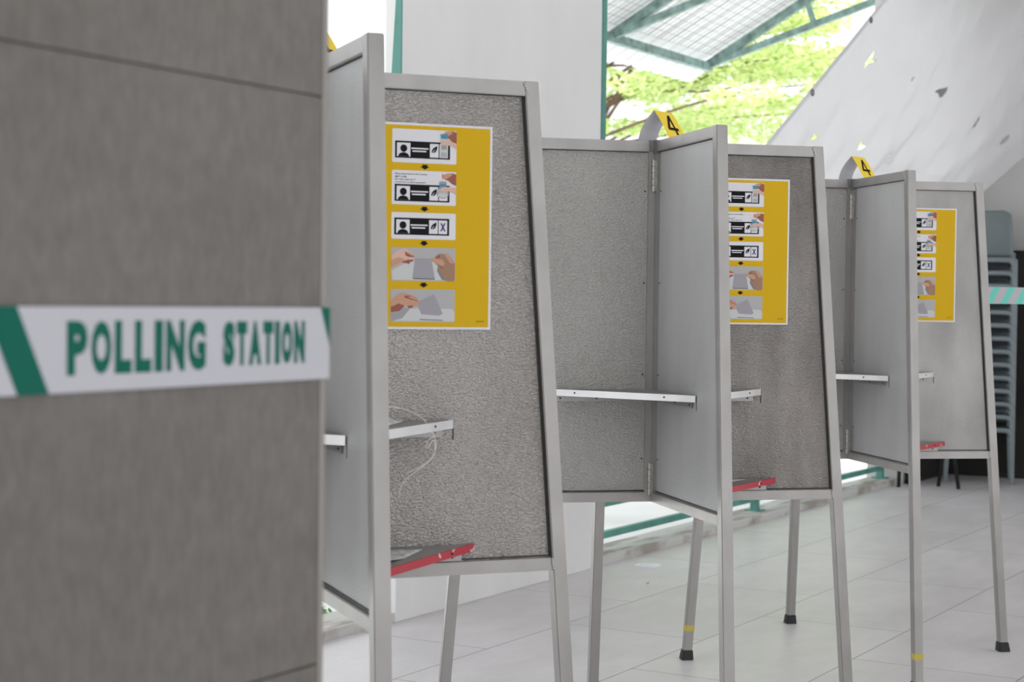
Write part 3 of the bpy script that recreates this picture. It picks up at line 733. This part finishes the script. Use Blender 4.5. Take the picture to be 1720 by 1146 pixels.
# corrugated sheet
b = NB(); pit = .19; s = -6.6; prev = None
while s < 6.55:
    for ds, dz in ((0, 0), (.018, .035), (.040, .035), (.058, 0)):
        x = s+ds
        p = [b.verts.new((x, o_-2.3, roofz(o_)+.075+dz)) for o_ in (2.62, .25)]
        if prev: b.faces.new((prev[0], p[0], p[1], prev[1]))
        prev = p
    s += pit
o = obj('roof_sheet', b, 'roof_sheet', cn); m = o.modifiers.new('thickness', 'SOLIDIFY'); m.thickness = .002
# wire netting below the sheet
b = NB()
o_ = 2.25
while o_ > .3:
    bar(b, (-6.5, o_-2.3, roofz(o_)+.05), (6.3, o_-2.3, roofz(o_)+.05), .0025, .0025); o_ -= .075
s = -2.0
while s < 6.3:
    bar(b, (s, -.05, roofz(2.25)+.05), (s, -2.0, roofz(.3)+.05), .0025, .0025); s += .075
obj('wire_netting', b, 'wire', cn)

# ================================================================ TREES AND SHRUBS outdoors
def leaf_cloud(b, centres, n, size, flatness=.35, seed=1, mis=(0, 1)):
    rr = random.Random(seed)
    for _ in range(n):
        c0, r0 = rr.choice(centres); 
        while True:
            v = Vector((rr.uniform(-1, 1), rr.uniform(-1, 1), rr.uniform(-1, 1)))
            if v.length < 1: break
        p = Vector(c0)+Vector((v.x*r0, v.y*r0, v.z*r0*flatness))
        a = Vector((rr.gauss(0, 1), rr.gauss(0, 1), rr.gauss(0, .35))).normalized(); n_ = Vector((rr.gauss(0, .5), rr.gauss(0, .5), 1)).normalized()
        t = n_.cross(a).normalized(); sz = size*rr.uniform(.6, 1.3)
        pts = [p-a*sz, p-a*sz*.2+t*sz*.38, p+a*sz, p-a*sz*.2-t*sz*.38]
        b.faces.new([b.verts.new(q) for q in pts]).material_index = rr.choice(mis)
def tree(x, y, ht, spread, pads, nleaf, lsize, seed, label, low):
    """trunk at (x, y) in the world; the crown reaches mostly towards +x, in flat tiers"""
    r = empty('tree', Matrix.Translation((x, y, -.12)), label, 'tree')
    rr = random.Random(seed); b = NB(); fork = low*.8
    tube(b, [(0, 0, 0), (.05, .04, fork*.5), (-.04, .1, fork), (.1, .1, ht*.75)], [.17, .13, .11, .04], 10)
    cs = []
    for k in range(pads):
        a = rr.uniform(-1.1, 1.1); rd = spread*rr.uniform(.1, 1)**.75; zz = rr.uniform(low, ht)
        c0 = Vector((math.cos(a)*rd, math.sin(a)*rd*.8, zz)); cs.append((c0, rr.uniform(.4, .8)))
        if k % 5: continue
        st = Vector((.0, .1, fork+(zz-fork)*.35)); mid = Vector((c0.x*.45, c0.y*.45, zz-.25))
        tube(b, cat([st, mid*.4+st*.6+Vector((0, 0, .12)), mid, mid*.4+c0*.6+Vector((0, 0, rr.uniform(-.15, .15))), c0], 4), [.034-.0017*i for i in range(17)], 6)
    for k in range(22):
        a = rr.uniform(0, 6.28); rd = rr.uniform(.1, 1.3); cs.append((Vector((math.cos(a)*rd-.1, math.sin(a)*rd, rr.uniform(low*1.18, ht*.9))), rr.uniform(.5, .8)))
    obj('trunk', b, 'bark', r, smooth=True)
    b = NB(); leaf_cloud(b, cs, nleaf, lsize, .26, seed)
    obj('foliage', b, ['leaf_green', 'leaf_yellow'], r, recalc=False)
tree(.2, 22.5, 6.6, 5.8, 100, 31000, .07, 3, 'broad tree with yellow-green foliage seen beyond the canopy', 3.15)
tree(1.5, 31.5, 8.6, 6.2, 50, 13000, .09, 8, 'second leafy tree farther back, behind the nearer yellow-green tree', 4.4)
sh = empty('shrub', BM @ Matrix.Translation((-1.74, .55, -.12)), 'low green shrub outside the kerb beside the tiled pillar', 'shrub')
b = NB()
for k in range(14):
    a = k*.9; tube(b, [(0, 0, 0), (math.cos(a)*.06, math.sin(a)*.06, .06), (math.cos(a)*.14, math.sin(a)*.14, .09)], [.006, .004, .002], 5)
obj('stem', b, 'bark', sh)
b = NB(); leaf_cloud(b, [((0, 0, .07), .17), ((.12, .03, .06), .10), ((-.14, -.03, .06), .14)], 1100, .022, .4, 5, (0,)); obj('foliage', b, 'leaf_bush', sh, recalc=False)

# ================================================================ CHAIR STACK, ADDED DARK PANELS and TABLE at the end wall
def chair_parts():
    b = NB(); n = 10
    # seat with a rolled front apron whose ends curve down into the legs
    def sec(y, z, hw, th, rr=.05, mi=0): pass
    out = {}
    b = NB()
    box(b, (-.20, .0, .385), (.20, .42, .40)); out['seat'] = mk('seat', b, ['chair_plastic'], .006)
    b = NB()
    tube(b, cat([Vector(p) for p in ((-.222, 0, .30), (-.218, 0, .345), (-.205, -.004, .378), (-.17, -.008, .392), (0, -.012, .394), (.17, -.008, .392), (.205, -.004, .378), (.218, 0, .345), (.222, 0, .30))], 5), .019, 8)
    out['front_rim'] = mk('front_rim', b, ['chair_plastic'], 0, True)
    for q in (-1, 1):
        b = NB(); hexa(b, [(q*.195, .0, .345), (q*.225, .0, .345), (q*.225, .42, .345), (q*.195, .42, .345)], [(q*.195, .0, .40), (q*.225, .0, .40), (q*.225, .42, .40), (q*.195, .42, .40)]); out['side_rim%d' % (q+1)] = mk('side_rim', b, ['chair_plastic'], .004)
    b = NB()
    # back shell: curved sheet, rounded top corners
    nn = 14; rows = []
    for j in range(nn+1):
        t = j/nn; z = .43+.345*t; hw = .228-.014*t
        if t > .88: hw -= .06*((t-.88)/.12)**2.2
        row = []
        for i in range(nn+1):
            s = -1+2*i/nn; row.append(b.verts.new((hw*s, .40+.05*t-.035*abs(s)**2.5, z)))
        rows.append(row)
    for j in range(nn):
        for i in range(nn): b.faces.new((rows[j][i], rows[j][i+1], rows[j+1][i+1], rows[j+1][i]))
    me = mk('backrest', b, ['chair_plastic'], 0, True); out['backrest'] = me
    for i, (x, y) in enumerate(((-1, 0), (1, 0), (-1, 1), (1, 1))):
        b = NB(); cx, cy = x*.222, .005+y*.40
        def lp(z, h, dx): return [(cx+x*dx-h, cy-h, z), (cx+x*dx+h, cy-h, z), (cx+x*dx+h, cy+h, z), (cx+x*dx-h, cy+h, z)]
        hexa(b, lp(0, .014, .012), lp(.40 if not y else .46, .022, 0)); out['leg%d' % i] = mk('leg', b, ['chair_plastic'], .004)
    return out
cp = chair_parts(); NCH = 14; PIT = .0948
names = ['topmost', 'second', 'third', 'fourth', 'fifth', 'sixth', 'seventh', 'eighth', 'ninth', 'tenth', 'eleventh', 'twelfth', 'thirteenth', 'bottom']
CB = Matrix.Translation((3.405, 12.36, 0)) @ Matrix.Rotation(math.radians(-14), 4, 'Z')
for k in range(NCH):
    nm = names[NCH-1-k]
    lab = {'topmost': 'grey-blue plastic chair on top of the stack, its backrest in full view', 'bottom': 'grey-blue plastic chair at the bottom of the stack, legs on the floor'}.get(nm, nm+' grey-blue plastic chair counted from the top of the stack')
    r = empty('plastic_chair', CB @ Matrix.Translation((0, 0, k*PIT)), lab, 'chair', 'stacked grey-blue plastic chairs')
    for pn, me in cp.items():
        o = link(bpy.data.objects.new(pn.rstrip('0123'), me), r)
        if pn == 'backrest':
            m = o.modifiers.new('thickness', 'SOLIDIFY'); m.thickness = .004

# dark panels added to fill the dark area behind the chairs
sc_ = empty('dark_fill_panel', BM @ Matrix.Translation((5.55, -.15, 0)), 'added dark panel standing against the end wall behind the stacked chairs', 'screen')
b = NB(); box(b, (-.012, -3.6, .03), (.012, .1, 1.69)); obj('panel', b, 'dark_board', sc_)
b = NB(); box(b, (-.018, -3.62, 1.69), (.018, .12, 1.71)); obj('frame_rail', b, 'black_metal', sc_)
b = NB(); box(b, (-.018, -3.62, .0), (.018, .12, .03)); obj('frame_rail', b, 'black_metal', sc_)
sc2 = empty('dark_fill_panel', BM @ Matrix.Translation((5.0, -.05, 0)), 'added dark panel for the shade along the side wall, behind the small folding table', 'screen')  # added dark board standing in for shade on the side wall
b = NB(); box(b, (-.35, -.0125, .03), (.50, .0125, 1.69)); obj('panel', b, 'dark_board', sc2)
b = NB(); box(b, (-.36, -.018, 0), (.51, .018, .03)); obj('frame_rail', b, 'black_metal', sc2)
# dark folding table left of the stack
ft = empty('folding_table', BM @ Matrix.Translation((4.40, -.26, 0)), 'small dark folding table with splayed black legs behind the farthest booth', 'table')
b = NB(); box(b, (-.05, -.22, .68), (.22, .20, .71)); obj('tabletop', b, 'dark_board', ft, bevel=.004)
for (x0, y0, x1, y1) in ((0, .185, .0, .20), (.03, -.12, .118, -.194), (.2, .18, .2, .19), (.2, -.12, .215, -.02)):
    b = NB(); tube(b, [(x0, y0, .68), (x1, y1, .0)], .014, 8); obj('leg', b, 'black_metal', ft, smooth=True)

# far barricade tape
bt = empty('barricade_tape', Matrix.Translation((1.165, 6.83, 1.30)), 'white and teal striped tape running off to the right past the stacked chairs', 'tape')
d = Vector((2.035, 1.07, 0)); L = d.length; bt.rotation_euler = (0, 0, math.atan2(d.y, d.x))
bt.matrix_world = Matrix.Translation((1.165, 6.83, 0)) @ Matrix.Rotation(math.atan2(d.y, d.x), 4, 'Z')
b = NB(); z0, z1 = 1.303, 1.375
box(b, (0, -.0004, z0), (L, .0004, z1)); obj('band', b, 'tape_white', bt)
x = .03
while x < L-.1:
    b = NB(); b.faces.new([b.verts.new(p) for p in ((x, -.0007, z0), (x+.038, -.0007, z0), (x+.085, -.0007, z1), (x+.047, -.0007, z1))]); x += .085
    obj('stripe', b, 'tape_teal', bt, recalc=False)
sn = empty('stanchion', Matrix.Translation((3.2, 7.9, 0)), 'steel stanchion holding the striped tape, right of the frame', 'stanchion')
b = NB(); tube(b, [(0, 0, .02), (0, 0, 1.45)], .022, 12); obj('pole', b, 'aluminium_tube', sn, smooth=True)
b = NB(); tube(b, [(0, 0, 0), (0, 0, .02)], .16, 24); obj('base', b, 'black_metal', sn)

# litter on the floor
b = NB(); tube(b, [(0, 0, 0), (0, 0, .004)], .066, 24); tube(b, [(0, 0, .004), (0, 0, .010)], [.056, .05], 24)
o = obj('discarded_disc', b, 'plastic_clear', None, smooth=False); o.matrix_world = BM @ Matrix.Translation((.11, -.19, 0)); tag(o, 'clear plastic lid lying on the floor near the kerb', 'lid')
b = NB(); b.faces.new([b.verts.new(p) for p in ((-.016, 0, .003), (0, -.006, .001), (.017, 0, .006), (0, .007, .002))])
o = obj('fallen_leaf', b, 'leaf_dead', None); m = o.modifiers.new('thickness', 'SOLIDIFY'); m.thickness = .001
o.matrix_world = BM @ Matrix.Translation((-.36, -.42, 0)); tag(o, 'small dry yellow leaf on the floor between the booths', 'leaf')
